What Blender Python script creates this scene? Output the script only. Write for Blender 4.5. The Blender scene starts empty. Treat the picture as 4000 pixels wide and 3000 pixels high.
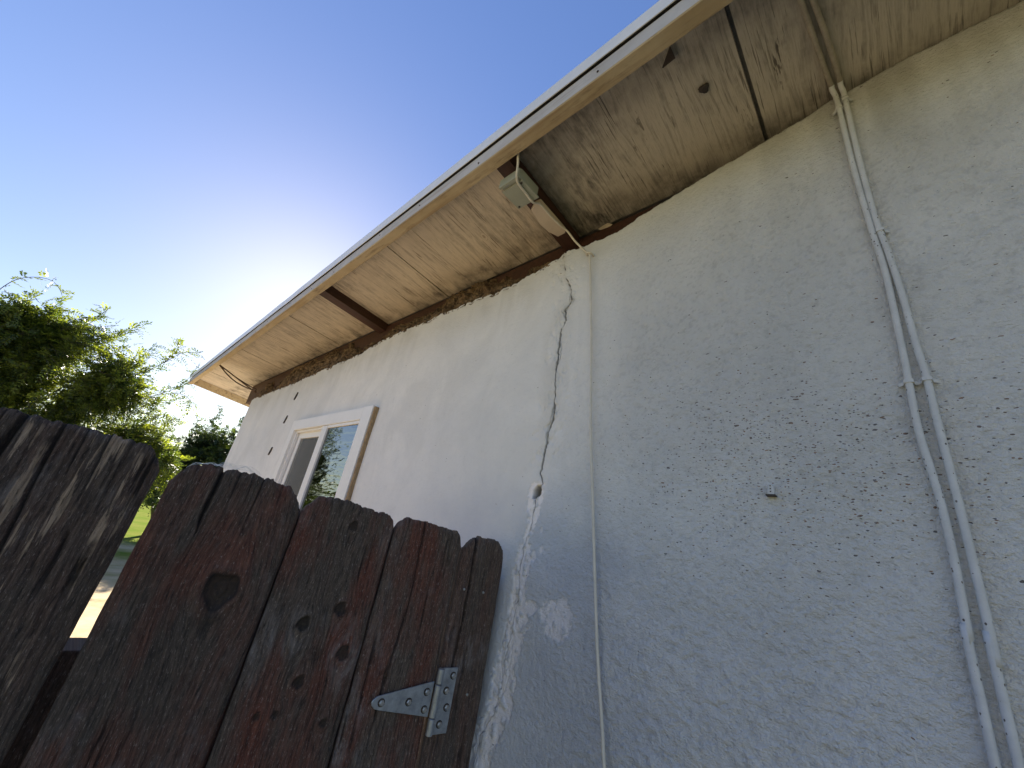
import bpy, math, random
import numpy as np
from mathutils import Matrix, Vector

# ------------------------------------------------------------------ camera, sky, sun, exposure
S, H = 0.85, 1.60            # metres per modelling unit (1 unit = eye-to-wall distance); eye height
scene = bpy.context.scene
COL = scene.collection
cam = bpy.data.cameras.new('camera')
cam.sensor_width = 36.0
cam.lens = 13.95
cam.clip_start = 0.02
cam.clip_end = 3000.0
camo = bpy.data.objects.new('camera', cam)
R = Matrix(((-0.7300, -0.1359, -0.6698), (-0.6622, 0.3820, 0.6443), (0.1683, 0.9141, -0.3689)))
camo.matrix_world = Matrix.Translation((0, 0, H)) @ R.to_4x4()
COL.objects.link(camo)
scene.camera = camo

SUN_EL, SUN_AZ = math.radians(23.5), math.radians(-13.5)      # azimuth measured from +X
w = bpy.data.worlds.new('World')
scene.world = w
w.use_nodes = True
wn = w.node_tree
bg = wn.nodes['Background']
sky = wn.nodes.new('ShaderNodeTexSky')
sky.sky_type = 'NISHITA'
sky.sun_disc = False
sky.sun_elevation = SUN_EL
sky.sun_rotation = math.pi / 2 - SUN_AZ
sky.air_density = 1.0
sky.dust_density = 0.22
sky.ozone_density = 1.6
hs = wn.nodes.new('ShaderNodeHueSaturation')
hs.inputs['Hue'].default_value = 0.522
hs.inputs['Saturation'].default_value = 1.58
gm = wn.nodes.new('ShaderNodeGamma')
gm.inputs['Gamma'].default_value = 0.60
wn.links.new(sky.outputs[0], gm.inputs['Color'])
wn.links.new(gm.outputs[0], hs.inputs['Color'])
wn.links.new(hs.outputs[0], bg.inputs[0])
bg.inputs[1].default_value = 0.079

sun = bpy.data.lights.new('sun', 'SUN')
sun.energy = 5.0
sun.angle = math.radians(0.5)
sun.color = (1.0, 0.93, 0.82)
suno = bpy.data.objects.new('sun', sun)
sd = Vector((math.cos(SUN_EL) * math.cos(SUN_AZ), math.cos(SUN_EL) * math.sin(SUN_AZ), math.sin(SUN_EL)))
suno.rotation_euler = sd.to_track_quat('Z', 'Y').to_euler()
suno.location = (10, -3, 12)
COL.objects.link(suno)

scene.view_settings.view_transform = 'Standard'
scene.view_settings.look = 'None'
scene.view_settings.gamma = 1.0
scene.view_settings.exposure = 2.2

rng = np.random.default_rng(7)
random.seed(7)

# ------------------------------------------------------------------ numeric noise
def _h(ix, iy, seed):
    n = (ix.astype(np.int64) * 374761393 + iy.astype(np.int64) * 668265263 + seed * 974634) & 0xFFFFFFFF
    n = ((n ^ (n >> 13)) * 1274126177) & 0xFFFFFFFF
    n = ((n ^ (n >> 16)) * 2246822519) & 0xFFFFFFFF
    return ((n ^ (n >> 15)) & 0xFFFFFF) / float(0xFFFFFF)
def vn(x, y, seed=0):
    x = np.asarray(x, float); y = np.asarray(y, float)
    x, y = np.broadcast_arrays(x, y)
    xi = np.floor(x); yi = np.floor(y); fx = x - xi; fy = y - yi
    fx = fx * fx * fx * (fx * (fx * 6 - 15) + 10); fy = fy * fy * fy * (fy * (fy * 6 - 15) + 10)
    a = _h(xi, yi, seed); b = _h(xi + 1, yi, seed); c = _h(xi, yi + 1, seed); d = _h(xi + 1, yi + 1, seed)
    return (a * (1 - fx) + b * fx) * (1 - fy) + (c * (1 - fx) + d * fx) * fy
def fbm(x, y, seed=0, o=4):
    s = 0; a = .5; t = 0
    for i in range(o):
        s = s + a * vn(np.asarray(x) * 2 ** i + 17.3 * i, np.asarray(y) * 2 ** i - 9.1 * i, seed + i); t += a; a *= .55
    return s / t - .5
def sstep(a, b, x):
    t = np.clip((np.asarray(x, float) - a) / (b - a), 0, 1); return t * t * (3 - 2 * t)

# ------------------------------------------------------------------ object helpers (modelling units -> metres)
OFF = {}
def U(v):
    v = np.asarray(v, float).reshape(-1, 3) * S
    v = v.copy(); v[:, 2] += H
    return v
def tag(o, label=None, cat=None, group=None, kind=None):
    if label: o['label'] = label
    if cat: o['category'] = cat
    if group: o['group'] = group
    if kind: o['kind'] = kind
    return o
def thing(name, label, cat, base, group=None):
    o = bpy.data.objects.new(name, None)
    o.empty_display_size = .1
    COL.objects.link(o)
    b = U(base)[0]
    o.location = b
    OFF[o.name] = b
    return tag(o, label, cat, group)
def obj(name, verts, faces, mat, parent=None, smooth=False, attrs=None, uv=None, base=None):
    v = U(verts)
    if parent is not None:
        off = OFF[parent.name]
    else:
        off = U(base)[0] if base is not None else np.array([(v[:, 0].min() + v[:, 0].max()) / 2, (v[:, 1].min() + v[:, 1].max()) / 2, v[:, 2].min()])
    me = bpy.data.meshes.new(name)
    me.from_pydata((v - off).tolist(), [], faces if isinstance(faces, list) else faces.tolist())
    me.materials.append(mat)
    if smooth:
        me.polygons.foreach_set('use_smooth', [True] * len(me.polygons))
    if attrs:
        for k, a in attrs.items():
            at = me.attributes.new(k, 'FLOAT', 'POINT')
            at.data.foreach_set('value', np.asarray(a, np.float32).ravel())
    if uv is not None:
        ul = me.uv_layers.new(name='uv')
        li = np.empty(len(me.loops), np.int32); me.loops.foreach_get('vertex_index', li)
        ul.data.foreach_set('uv', np.asarray(uv, np.float32)[li].ravel())
    me.update()
    o = bpy.data.objects.new(name, me)
    COL.objects.link(o)
    OFF[o.name] = off
    if parent is not None:
        o.parent = parent
    else:
        o.location = off
    return o
def grid_faces(nr, nc, flip=False, skip=None):
    i = np.arange(nr - 1)[:, None] * nc + np.arange(nc - 1)[None, :]
    f = np.stack([i, i + 1, i + 1 + nc, i + nc], -1)
    if flip: f = f[..., ::-1]
    if skip is not None: f = f[~skip]
    return f.reshape(-1, 4)
def box(x0, x1, y0, y1, z0, z1):
    v = [(x0, y0, z0), (x1, y0, z0), (x1, y1, z0), (x0, y1, z0), (x0, y0, z1), (x1, y0, z1), (x1, y1, z1), (x0, y1, z1)]
    f = [(3, 2, 1, 0), (4, 5, 6, 7), (0, 1, 5, 4), (1, 2, 6, 5), (2, 3, 7, 6), (3, 0, 4, 7)]
    return v, f
def bbox_obj(name, b, mat, parent=None, bev=0.0, **k):
    v, f = box(*b)
    o = obj(name, v, f, mat, parent, **k)
    if bev: bevel(o, bev)
    return o
def bevel(o, wd, seg=2):
    m = o.modifiers.new('bevel', 'BEVEL'); m.width = wd * S; m.segments = seg; m.limit_method = 'ANGLE'
def tube(pts, r, n=8, cap=True, bump=0.0, seed=0):
    pts = np.asarray(pts, float); rr = np.broadcast_to(np.asarray(r, float), (len(pts),))
    V = []; F = []
    t = np.gradient(pts, axis=0); t /= np.linalg.norm(t, axis=1)[:, None] + 1e-12
    ref = np.array([0, 0, 1.0]) if abs(t[0][2]) < .9 else np.array([1.0, 0, 0])
    for i in range(len(pts)):
        a = np.cross(t[i], ref); a /= np.linalg.norm(a) + 1e-12; b = np.cross(t[i], a); ref = np.cross(a, t[i])
        for k in range(n):
            q = 2 * math.pi * k / n
            V.append(pts[i] + (a * math.cos(q) + b * math.sin(q)) * rr[i])
    for i in range(len(pts) - 1):
        for k in range(n):
            F.append((i * n + k, i * n + (k + 1) % n, (i + 1) * n + (k + 1) % n, (i + 1) * n + k))
    if cap:
        F.append(tuple(range(n))[::-1]); F.append(tuple((len(pts) - 1) * n + k for k in range(n)))
    return V, F
def spline(pts, n=10):
    P = np.asarray(pts, float); P = np.vstack([2 * P[0] - P[1], P, 2 * P[-1] - P[-2]])
    out = []
    for i in range(1, len(P) - 2):
        for k in range(n):
            t = k / n; a, b, c, d = P[i - 1], P[i], P[i + 1], P[i + 2]
            out.append(.5 * (2 * b + (c - a) * t + (2 * a - 5 * b + 4 * c - d) * t * t + (3 * b - a - 3 * c + d) * t ** 3))
    out.append(P[-2]); return np.array(out)
def prism(poly, y0, y1, axes='xz'):
    """extrude a 2D polygon between two values of the remaining axis"""
    n = len(poly); V = []
    for yy in (y0, y1):
        for a, b in poly:
            V.append((a, yy, b) if axes == 'xz' else (a, b, yy) if axes == 'xy' else (yy, a, b))
    F = [tuple(range(n)), tuple(range(2 * n - 1, n - 1, -1))]
    for i in range(n):
        j = (i + 1) % n
        F.append((i, i + n, j + n, j))
    return V, F
def merge(parts):
    V = []; F = []
    for v, f in parts:
        o = len(V); V += [tuple(p) for p in v]; F += [tuple(int(i) + o for i in q) for q in f]
    return V, F

# ------------------------------------------------------------------ material helper
class NT:
    def __init__(s, name):
        s.m = bpy.data.materials.new(name); s.m.use_nodes = True; s.t = s.m.node_tree; s.t.nodes.clear()
        s.out = s.t.nodes.new('ShaderNodeOutputMaterial')
        s.tc = s.t.nodes.new('ShaderNodeTexCoord')
    def a(s, t, ins=None, **pr):
        n = s.t.nodes.new('ShaderNode' + t)
        for k, v in pr.items(): setattr(n, k, v)
        for k, v in (ins or {}).items():
            if isinstance(v, bpy.types.NodeSocket): s.t.links.new(v, n.inputs[k])
            else: n.inputs[k].default_value = v
        return n
    def vec(s, src='Object', scale=(1, 1, 1), loc=(0, 0, 0), rot=(0, 0, 0)):
        v = s.tc.outputs[src] if isinstance(src, str) else src
        return s.a('Mapping', {'Vector': v, 'Scale': scale, 'Location': loc, 'Rotation': rot}).outputs[0]
    def noise(s, v, scale, detail=4, rough=.55, dist=0):
        return s.a('TexNoise', {'Vector': v, 'Scale': scale, 'Detail': detail, 'Roughness': rough, 'Distortion': dist}).outputs[0]
    def vor(s, v, scale, out='Distance', feature='F1', rnd=1.0):
        return s.a('TexVoronoi', {'Vector': v, 'Scale': scale, 'Randomness': rnd}, feature=feature).outputs[out]
    def mr(s, f, a, b, c=0., d=1., smooth=False):
        return s.a('MapRange', {'Value': f, 'From Min': a, 'From Max': b, 'To Min': c, 'To Max': d}, clamp=True, interpolation_type='SMOOTHSTEP' if smooth else 'LINEAR').outputs[0]
    def mix(s, f, a, b, blend='MIX'):
        n = s.a('Mix', {}, data_type='RGBA', blend_type=blend)
        for k, v in (('Factor', f), ('A', a), ('B', b)):
            i = [q for q in n.inputs if q.name == k and (q.type == ('VALUE' if k == 'Factor' else 'RGBA'))][0]
            if isinstance(v, bpy.types.NodeSocket): s.t.links.new(v, i)
            else: i.default_value = v if k == 'Factor' else (*v, 1) if len(v) == 3 else v
        return [q for q in n.outputs if q.type == 'RGBA'][0]
    def math(s, op, a, b=0.):
        return s.a('Math', {0: a, 1: b}, operation=op).outputs[0]
    def attr(s, name):
        return s.a('Attribute', {}, attribute_name=name).outputs['Fac']
    def bump(s, h, strength=1., dist=.01, nrm=None):
        i = {'Height': h, 'Strength': strength, 'Distance': dist}
        if nrm: i['Normal'] = nrm
        return s.a('Bump', i).outputs[0]
    def bsdf(s, col, rough=.7, nrm=None, **k):
        i = {'Roughness': rough}
        if isinstance(col, bpy.types.NodeSocket): i['Base Color'] = col
        else: i['Base Color'] = (*col, 1)
        if nrm: i['Normal'] = nrm
        for q, v in k.items(): i[q.replace('_', ' ')] = v
        n = s.a('BsdfPrincipled', i)
        return n.outputs[0]
    def done(s, sh):
        s.t.links.new(sh, s.out.inputs[0]); return s.m

# ---- stucco
n = NT('stucco')
V0 = n.vec()
peel = n.attr('peel'); spk = n.attr('specks'); dirt_shade = n.attr('dirt_shade'); bluish = n.attr('bluish'); pitm = n.attr('pit')
big = n.noise(V0, 1.6, 4, .6); mid = n.noise(V0, 9, 5, .6); fin = n.noise(V0, 45, 4, .65)
trw = n.noise(n.vec('Object', (1, 1, .6)), 3.6, 6, .68, .8)
c = n.mix(n.mr(big, .35, .68), (.68, .675, .665), (.78, .765, .74))
c = n.mix(n.mr(trw, .46, .62, 0, .45), c, (.59, .585, .57))
c = n.mix(n.mr(mid, .45, .75, 0, .35), c, (.63, .63, .635))
c = n.mix(n.mr(fin, .55, .75, 0, .22), c, (.50, .50, .50))
c = n.mix(n.math('MULTIPLY', bluish, n.mr(mid, .3, .6, .55, 1)), c, (.53, .54, .57))
c = n.mix(n.mr(pitm, 0, 1, 0, .30), c, (.36, .355, .35))
c = n.mix(n.mr(dirt_shade, 0, 1, 0, .75), c, (.36, .345, .305))
pc = n.mix(n.noise(V0, 40, 4), (.90, .86, .86), (.72, .68, .67))
c = n.mix(peel, c, pc)
c = n.mix(n.attr('inner'), c, n.mix(n.noise(V0, 70, 3), (.07, .06, .05), (.26, .23, .20)))
Vs = n.vec('Object', (.5, 1, 1))
wob = n.a('VectorMath', {0: Vs, 1: n.a('VectorMath', {0: n.a('TexNoise', {'Vector': V0, 'Scale': 140, 'Detail': 2}).outputs['Color'], 'Scale': .004}, operation='SCALE').outputs[0]}, operation='ADD').outputs[0]
def dots(scale, k, lo, hi):
    col = n.a('SeparateColor', {0: n.vor(wob, scale, 'Color')}); dd = n.vor(wob, scale)
    on = n.math('GREATER_THAN', n.math('MULTIPLY', spk, k), col.outputs[0])
    size = n.mr(col.outputs[2], 0, 1, lo, hi)
    return n.math('MULTIPLY', on, n.math('LESS_THAN', dd, size)), col.outputs[1]
d1, r1 = dots(330, 1.0, .20, .42); d2, r2 = dots(175, .16, .15, .36)
sc = n.mix(n.math('POWER', r1, 2.5), (.06, .05, .048), (.26, .12, .04))
c = n.mix(n.math('MULTIPLY', n.math('MAXIMUM', d1, d2), .85), c, sc)
rg = n.attr('rough')
bn = n.noise(n.vec('Object', (.8, 1, 1)), 130, 4, .62)
b2 = n.noise(n.vec('Object', (.7, 1, 1)), 330, 3, .6)
hh = n.math('ADD', n.math('MULTIPLY', bn, n.mr(rg, 0, 1, .16, 1)), n.math('MULTIPLY', b2, n.mr(rg, 0, 1, .12, .75)))
STUCCO = n.done(n.bsdf(c, .88, n.bump(hh, .95, .0085)))

# ---- plain render for hidden sides of the house
n = NT('side_stucco')
V0 = n.vec()
STUCCO2 = n.done(n.bsdf(n.mix(n.noise(V0, 2, 4), (.54, .56, .58), (.62, .63, .63)), .9, n.bump(n.noise(V0, 70, 4), .6, .006)))

# ---- painted soffit wood, grain runs along Y
def soffit_mat(name, gx, base, dark, stain, seed):
    n = NT(name)
    Vg = n.vec('Object', (1, .035, .035), (seed, 0, 0)); Vp = n.vec()
    warp = n.noise(n.vec('Object', (1, .22, .22), (0, seed, 0)), 7, 3)
    vw = n.a('VectorMath', {0: Vg, 1: n.a('CombineXYZ', {0: n.math('MULTIPLY', warp, .10)}).outputs[0]}, operation='ADD').outputs[0]
    g1 = n.noise(vw, gx, 5, .62); g2 = n.noise(vw, gx * 3.3, 4, .6); g3 = n.noise(n.vec('Object', (1, .12, .12), (3 * seed, 1, 0)), gx * 1.6, 4, .7)
    blot = n.noise(Vp, 3.2, 5, .62); fine = n.noise(Vp, 26, 5, .65)
    c = n.mix(n.mr(blot, .32, .7), base, tuple(.80 * q for q in base))
    c = n.mix(n.mr(g1, .35, .65, 0, .35), c, tuple(1.12 * q for q in base))
    c = n.mix(n.math('MULTIPLY', n.mr(g2, .50, .62), n.mr(fine, .32, .58, .1, .75)), c, tuple(.55 * q for q in base))
    crack = n.math('MULTIPLY', n.mr(g3, .645, .685), n.mr(n.noise(Vp, 5, 4), .42, .6))
    c = n.mix(n.math('MULTIPLY', crack, .85), c, dark)
    g4 = n.noise(n.vec('Object', (1, .028, .028), (7 * seed, 2, 0)), gx * 6.5, 3, .6)
    ck2 = n.math('MULTIPLY', n.mr(g4, .60, .645), n.mr(n.noise(n.vec('Object', (1, .5, .5), (2 * seed, 0, 0)), 4.5, 5, .65), .46, .60))
    c = n.mix(n.math('MULTIPLY', ck2, .8), c, dark)
    g5 = n.noise(n.vec('Object', (1, .07, .07), (5 * seed, 4, 0)), gx * 13, 4, .7)
    c = n.mix(n.mr(g5, .48, .64, 0, .42), c, n.mix(.5, c, dark))
    # knots
    kd = n.vor(n.vec('Object', (1.0, .62, .62), (seed * .7, seed * .3, 0)), 4.3, 'Distance'); kc = n.vor(n.vec('Object', (1.0, .62, .62), (seed * .7, seed * .3, 0)), 4.3, 'Color')
    has = n.math('GREATER_THAN', n.a('SeparateColor', {0: kc}).outputs[0], .45)
    ring = n.math('SINE', n.math('MULTIPLY', n.math('ADD', kd, n.math('MULTIPLY', fine, .02)), 420))
    kn = n.math('MULTIPLY', has, n.mr(kd, .06, .12, 1, 0))
    c = n.mix(n.math('MULTIPLY', n.math('MULTIPLY', kn, n.mr(ring, .1, .8)), .7), c, dark)
    # mould and water stains
    mold = n.math('MULTIPLY', n.mr(n.noise(Vp, 2.1, 6, .7), .47, .66), n.mr(n.noise(n.vec('Object', (1, .3, .3)), 38, 4, .7), .40, .62))
    c = n.mix(n.math('MULTIPLY', mold, stain), c, (.06, .058, .055))
    d = n.attr('dirt_shade')
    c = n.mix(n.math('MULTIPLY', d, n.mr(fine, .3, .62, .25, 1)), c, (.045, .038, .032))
    h = n.math('ADD', n.math('MULTIPLY', g2, .5), n.math('MULTIPLY', n.math('MAXIMUM', crack, ck2), -2.0))
    h = n.math('ADD', h, n.math('MULTIPLY', n.math('MULTIPLY', kn, ring), .3))
    return n.done(n.bsdf(c, .78, n.bump(h, .55, .004)))
SOFB = soffit_mat('soffit_board_paint', 24, (.64, .545, .42), (.12, .07, .035), .5, 1.3)
SOFP = soffit_mat('soffit_plywood_paint', 34, (.50, .445, .365), (.075, .055, .042), 1.0, 4.1)

# ---- fascia: weathered paint, grain along X
n = NT('fascia_wood')
Vg = n.vec('Object', (.03, 1, 1)); Vp = n.vec()
g1 = n.noise(Vg, 45, 5, .65); bl = n.noise(Vp, 6, 5, .65); ft = n.noise(n.vec('Object', (.15, 1, 1)), 30, 5, .7)
c = n.mix(n.mr(bl, .35, .7), (.46, .37, .235), (.36, .27, .15))
c = n.mix(n.mr(g1, .52, .66, 0, .6), c, (.25, .17, .09))
c = n.mix(n.mr(ft, .54, .68, 0, .75), c, (.13, .085, .045))
FASCIA = n.done(n.bsdf(c, .75, n.bump(g1, .5, .004)))

n = NT('fascia_face_paint')
Vg = n.vec('Object', (.05, 1, 1)); Vp = n.vec()
g1 = n.noise(Vg, 60, 5, .65); bl = n.noise(Vp, 8, 5, .65); ft = n.noise(n.vec('Object', (.2, 1, 1)), 40, 5, .7)
c = n.mix(n.mr(bl, .35, .7), (.50, .48, .46), (.40, .37, .345))
c = n.mix(n.mr(g1, .55, .68, 0, .6), c, (.33, .255, .19))
c = n.mix(n.mr(ft, .62, .72, 0, .6), c, (.17, .13, .11))
FASCIAF = n.done(n.bsdf(c, .75, n.bump(g1, .5, .004)))

# ---- brown stained timber (rafters, plate)
n = NT('brown_stained_timber')
Vp = n.vec(); gx = n.noise(n.vec('Object', (1, .04, 1)), 60, 4, .6); gl = n.noise(n.vec('Object', (.04, 1, 1)), 60, 4, .6)
c = n.mix(n.mr(gx, .35, .7), (.034, .013, .008), (.075, .027, .015))
c = n.mix(n.mr(n.noise(Vp, 12, 5, .7), .58, .75, 0, .5), c, (.10, .05, .03))
BROWN = n.done(n.bsdf(c, .65, n.bump(gx, .4, .003)))

# ---- crumbled mortar
n = NT('crumbled_mortar')
Vp = n.vec(); a1 = n.noise(Vp, 30, 6, .7); a2 = n.noise(Vp, 9, 4, .6)
c = n.mix(n.mr(a1, .38, .64), (.025, .014, .008), (.24, .165, .095))
c = n.mix(n.mr(a2, .5, .72, 0, .6), c, (.13, .07, .035))
MORTAR = n.done(n.bsdf(c, .95, n.bump(a1, .9, .012)))

def paint(name, col, rough=.6, var=.12, scale=20, bump=.15, metallic=0.):
    n = NT(name); Vp = n.vec(); q = n.noise(Vp, scale, 5, .65)
    c = n.mix(n.mr(q, .3, .72), col, tuple(x * (1 - 2 * var) for x in col))
    return n.done(n.bsdf(c, rough, n.bump(n.noise(Vp, scale * 5, 3), bump, .003), Metallic=metallic))
TRIM = paint('white_window_vinyl', (.80, .78, .76), .45, .03, 8, .05)
SEAL = paint('tan_foam_sealant', (.42, .29, .16), .9, .25, 60, .5)
DRIP = paint('white_metal_edge', (.78, .78, .77), .35, .06, 6, .03)
GAPD = paint('dark_gap_fill', (.06, .045, .038), .8, .2, 30, .2)
ROOF = paint('grey_roof_felt', (.22, .21, .20), .9, .15, 40, .5)
n = NT('pale_grey_pipe_paint')
Vp = n.vec(); q = n.noise(Vp, 25, 5, .65)
c = n.mix(n.mr(q, .3, .72), (.60, .605, .61), (.48, .485, .49))
cc = n.a('SeparateColor', {0: n.vor(n.vec('Object', (1, 1, .7)), 290, 'Color')}).outputs[0]
ch = n.math('MULTIPLY', n.math('GREATER_THAN', cc, .88), n.math('LESS_THAN', n.vor(n.vec('Object', (1, 1, .7)), 290), .34))
c = n.mix(n.math('MULTIPLY', ch, n.mr(n.noise(Vp, 3, 3), .4, .5)), c, (.09, .075, .065))
PIPE = n.done(n.bsdf(c, .6, n.bump(n.noise(Vp, 160, 3), .3, .003)))
PIPE2 = paint('soffit_coloured_pipe_paint', (.42, .365, .285), .75, .22, 30, .3)
CABLE = paint('off_white_cable_sheath', (.66, .61, .52), .55, .08, 30, .1)
BOXG = paint('grey_green_box_paint', (.33, .345, .275), .5, .10, 14, .1)
BLOCK = paint('beige_painted_block', (.60, .50, .39), .75, .10, 14, .3)
GALV = paint('galvanised_steel', (.46, .49, .53), .47, .22, 55, .2, .75)
BOLT = paint('zinc_bolt_steel', (.55, .54, .52), .38, .15, 60, .1, .9)
DARKM = paint('rusty_dark_metal', (.055, .04, .032), .6, .3, 50, .3)
WIRE = paint('brown_wire_sheath', (.10, .055, .035), .6, .15, 40, .1)
INNER = paint('dim_room_plaster', (.22, .21, .20), .9, .1, 3, .05)
WEB = paint('pale_cobweb_silk', (.8, .8, .8), .6, .02, 8, 0.)
n = NT('lace_curtain')
vv = n.vec(); lace = n.vor(vv, 26, 'Distance')
CURT = n.done(n.bsdf(n.mix(n.mr(lace, .2, .5), (.55, .54, .55), (.30, .29, .31)), .9))
n = NT('insect_screen')
SCREEN = n.done(n.a('MixShader', {0: .42, 1: n.a('BsdfTransparent').outputs[0], 2: n.bsdf((.20, .20, .19), .7)}).outputs[0])
n = NT('window_glass')
wv = n.noise(n.vec('Object', (1, 1, 5.0)), 6, 2, .5)
nb = n.bump(wv, .22, .012)
fr = n.a('Fresnel', {'IOR': 2.9, 'Normal': nb}).outputs[0]
GLASS = n.done(n.a('MixShader', {0: fr, 1: n.a('BsdfTransparent', {0: (.20, .23, .23, 1)}).outputs[0], 2: n.a('BsdfGlossy', {'Roughness': .01, 'Normal': nb, 'Color': (.93, .95, .96, 1)}).outputs[0]}).outputs[0])

# ---- weathered fence wood (uv: x = across the grain, y = along)
def fence_wood(name, seed, red=.5, tan=0., lift=1.):
    n = NT(name)
    uvn = n.a('UVMap', uv_map='uv').outputs[0]
    Vg = n.vec(uvn, (1, .085, 1), (seed, seed * 2, 0)); Vm = n.vec(uvn, (1, .25, 1), (seed * 3, seed, 0)); Vp = n.vec(uvn, (1, .6, 1), (seed, 5, 0))
    g1 = n.noise(Vg, 300, 6, .74); g2 = n.noise(Vm, 60, 6, .75); bl = n.noise(Vp, 9, 4, .6); rd = n.noise(Vm, 11, 4, .62)
    gr = n.noise(n.vec(uvn, (1, .07, 1), (9 * seed, 1, 0)), 46, 5, .62)
    L = lift
    c = n.mix(n.mr(g1, .34, .68), (.0135 * L, .0100 * L, .0080 * L), (.078 * L, .057 * L, .044 * L))
    c = n.mix(n.math('MULTIPLY', n.mr(rd, .44, .62), red), c, n.mix(n.mr(g1, .35, .65), (.070, .022, .014), (.21, .072, .045)))
    c = n.mix(n.math('MULTIPLY', n.mr(bl, .54, .70), n.mr(g2, .42, .62)), c, (.105 * L, .092 * L, .088 * L))
    if tan:
        c = n.mix(n.math('MULTIPLY', n.mr(gr, .545, .575), n.mr(bl, .43, .50, 0, tan)), c, n.mix(n.mr(g1, .3, .7), (.24, .165, .11), (.50, .375, .27)))
    fb = n.noise(n.vec(uvn, (1, .20, 1), (seed, 3, 0)), 480, 4, .75)
    c = n.mix(n.mr(fb, .57, .68, 0, .8), c, (.19 * L, .155 * L, .135 * L))
    dk = n.noise(n.vec(uvn, (1, .13, 1), (2 * seed, 7, 0)), 170, 5, .75)
    c = n.mix(n.mr(dk, .54, .66, 0, .8), c, (.012, .009, .008))
    c = n.mix(n.mr(n.attr('knot'), 0, 1, 0, .85), c, n.mix(n.noise(uvn, 170, 5, .7), (.010, .008, .006), (.052, .036, .024)))
    c = n.mix(n.mr(n.attr('pit'), 0, 1, 0, .9), c, (.010, .008, .007))
    grit = n.noise(uvn, 620, 3, .7)
    c = n.mix(n.mr(grit, .42, .70, 0, .45), c, n.mix(.5, c, (.008, .007, .006)))
    h = n.math('ADD', n.math('ADD', g1, n.math('MULTIPLY', g2, .6)), n.math('MULTIPLY', grit, .4))
    return n.done(n.bsdf(c, .86, n.bump(h, .9, .003)))
WOOD = [fence_wood('fence_wood_%s' % k, s, r, t, l) for k, s, r, t, l in (
    ('bleached', 1.7, .20, .95, 1.8), ('charred', 3.1, .80, .0, 1.8), ('reddish', 5.9, 1.0, .0, 2.15), ('maroon', 7.7, .95, .0, 2.4), ('greyed', 9.3, .35, .0, 2.2))]

# ---- leaves
def leaf_mat(name, c1, c2, tr):
    n = NT(name); r = n.attr('tint')
    c = n.mix(r, c1, c2)
    t = n.mix(r, tuple(q * x for q, x in zip(c1, (2.3, 2.0, .8))), tuple(q * x for q, x in zip(c2, (2.3, 2.0, .8))))
    d = n.bsdf(c, .5)
    return n.done(n.a('MixShader', {0: tr, 1: d, 2: n.a('BsdfTranslucent', {0: t}).outputs[0]}).outputs[0])
LEAF = leaf_mat('compound_leaf', (.024, .043, .011), (.155, .20, .03), .45)
LEAFD = leaf_mat('dark_leaf', (.018, .034, .012), (.055, .085, .022), .3)
LEAFF = leaf_mat('far_leaf', (.03, .055, .022), (.075, .11, .035), .3)
BARK = paint('grey_brown_bark', (.13, .10, .075), .9, .25, 18, .6)

# ---- ground: dry soil by the house, lawn farther off
n = NT('yard_ground')
Vw = n.vec(); sx = n.a('SeparateXYZ', {0: Vw}).outputs[0]
nb_ = n.noise(Vw, .35, 5, .65); nf = n.noise(Vw, 3, 6, .7); ng = n.noise(Vw, 40, 3, .6)
soil = n.mix(n.mr(nf, .35, .68), (.52, .41, .265), (.39, .295, .18))
soil = n.mix(n.mr(n.noise(Vw, 1.1, 5, .7), .56, .68, 0, .6), soil, (.22, .20, .085))
lawn = n.mix(n.mr(n.noise(Vw, .9, 6, .7), .35, .66), (.115, .165, .028), (.20, .20, .055))
lawn = n.mix(n.mr(ng, .3, .7, 0, .4), lawn, (.07, .10, .02))
yard = n.mix(n.mr(n.noise(Vw, 2.2, 6, .7), .38, .66), (.19, .18, .085), (.29, .24, .13))
yard = n.mix(n.mr(ng, .3, .7, 0, .4), yard, (.15, .15, .06))
soil = n.mix(n.mr(n.math('ADD', sx, n.math('MULTIPLY', n.math('SUBTRACT', nb_, .5), 2)), .7, 1.2, 1, 0), soil, yard)
m_ = n.mr(n.math('ADD', sx, n.math('MULTIPLY', n.math('SUBTRACT', nb_, .5), 14)), 10.5, 13.5)
GROUND = n.done(n.bsdf(n.mix(m_, soil, lawn), 1.0, n.bump(nf, .5, .03), Specular_IOR_Level=0.0))
n = NT('distant_hill')
HILL = n.done(n.bsdf(n.mix(n.noise(n.vec(), .02, 5, .65), (.10, .14, .085), (.20, .20, .12)), .95))

# ------------------------------------------------------------------ the setting
ZG = -H / S
gv = []; GN = 60
ax = np.concatenate([np.linspace(-1400, -30, 10), np.linspace(-26, 60, 44), np.linspace(70, 1400, 12)])
ay = np.concatenate([np.linspace(-1400, -34, 10), np.linspace(-30, 30, 32), np.linspace(34, 1400, 10)])
X, Y = np.meshgrid(ax, ay)
Zg = ZG + .05 * fbm(X * .3, Y * .3, 5) * sstep(6, 10, np.hypot(X, Y))
tag(obj('ground', np.stack([X, Y, Zg], -1).reshape(-1, 3), grid_faces(len(ay), len(ax)), GROUND, smooth=True, base=(0, 0, ZG)), kind='structure')
th = np.linspace(-1.1, 1.1, 90); rr = np.array([500, 540, 600, 700, 820])
hz = np.array([-.3, .25, .7, 1.0, .4])
TH, RR = np.meshgrid(th, rr)
hh_ = 26 * (.6 + 1.2 * fbm(TH * 6, RR * .002, 31)) * hz[:, None]
tag(obj('hills', np.stack([RR * np.cos(TH), RR * np.sin(TH), ZG + hh_], -1).reshape(-1, 3), grid_faces(5, 90, True), HILL, smooth=True), kind='structure')

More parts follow.
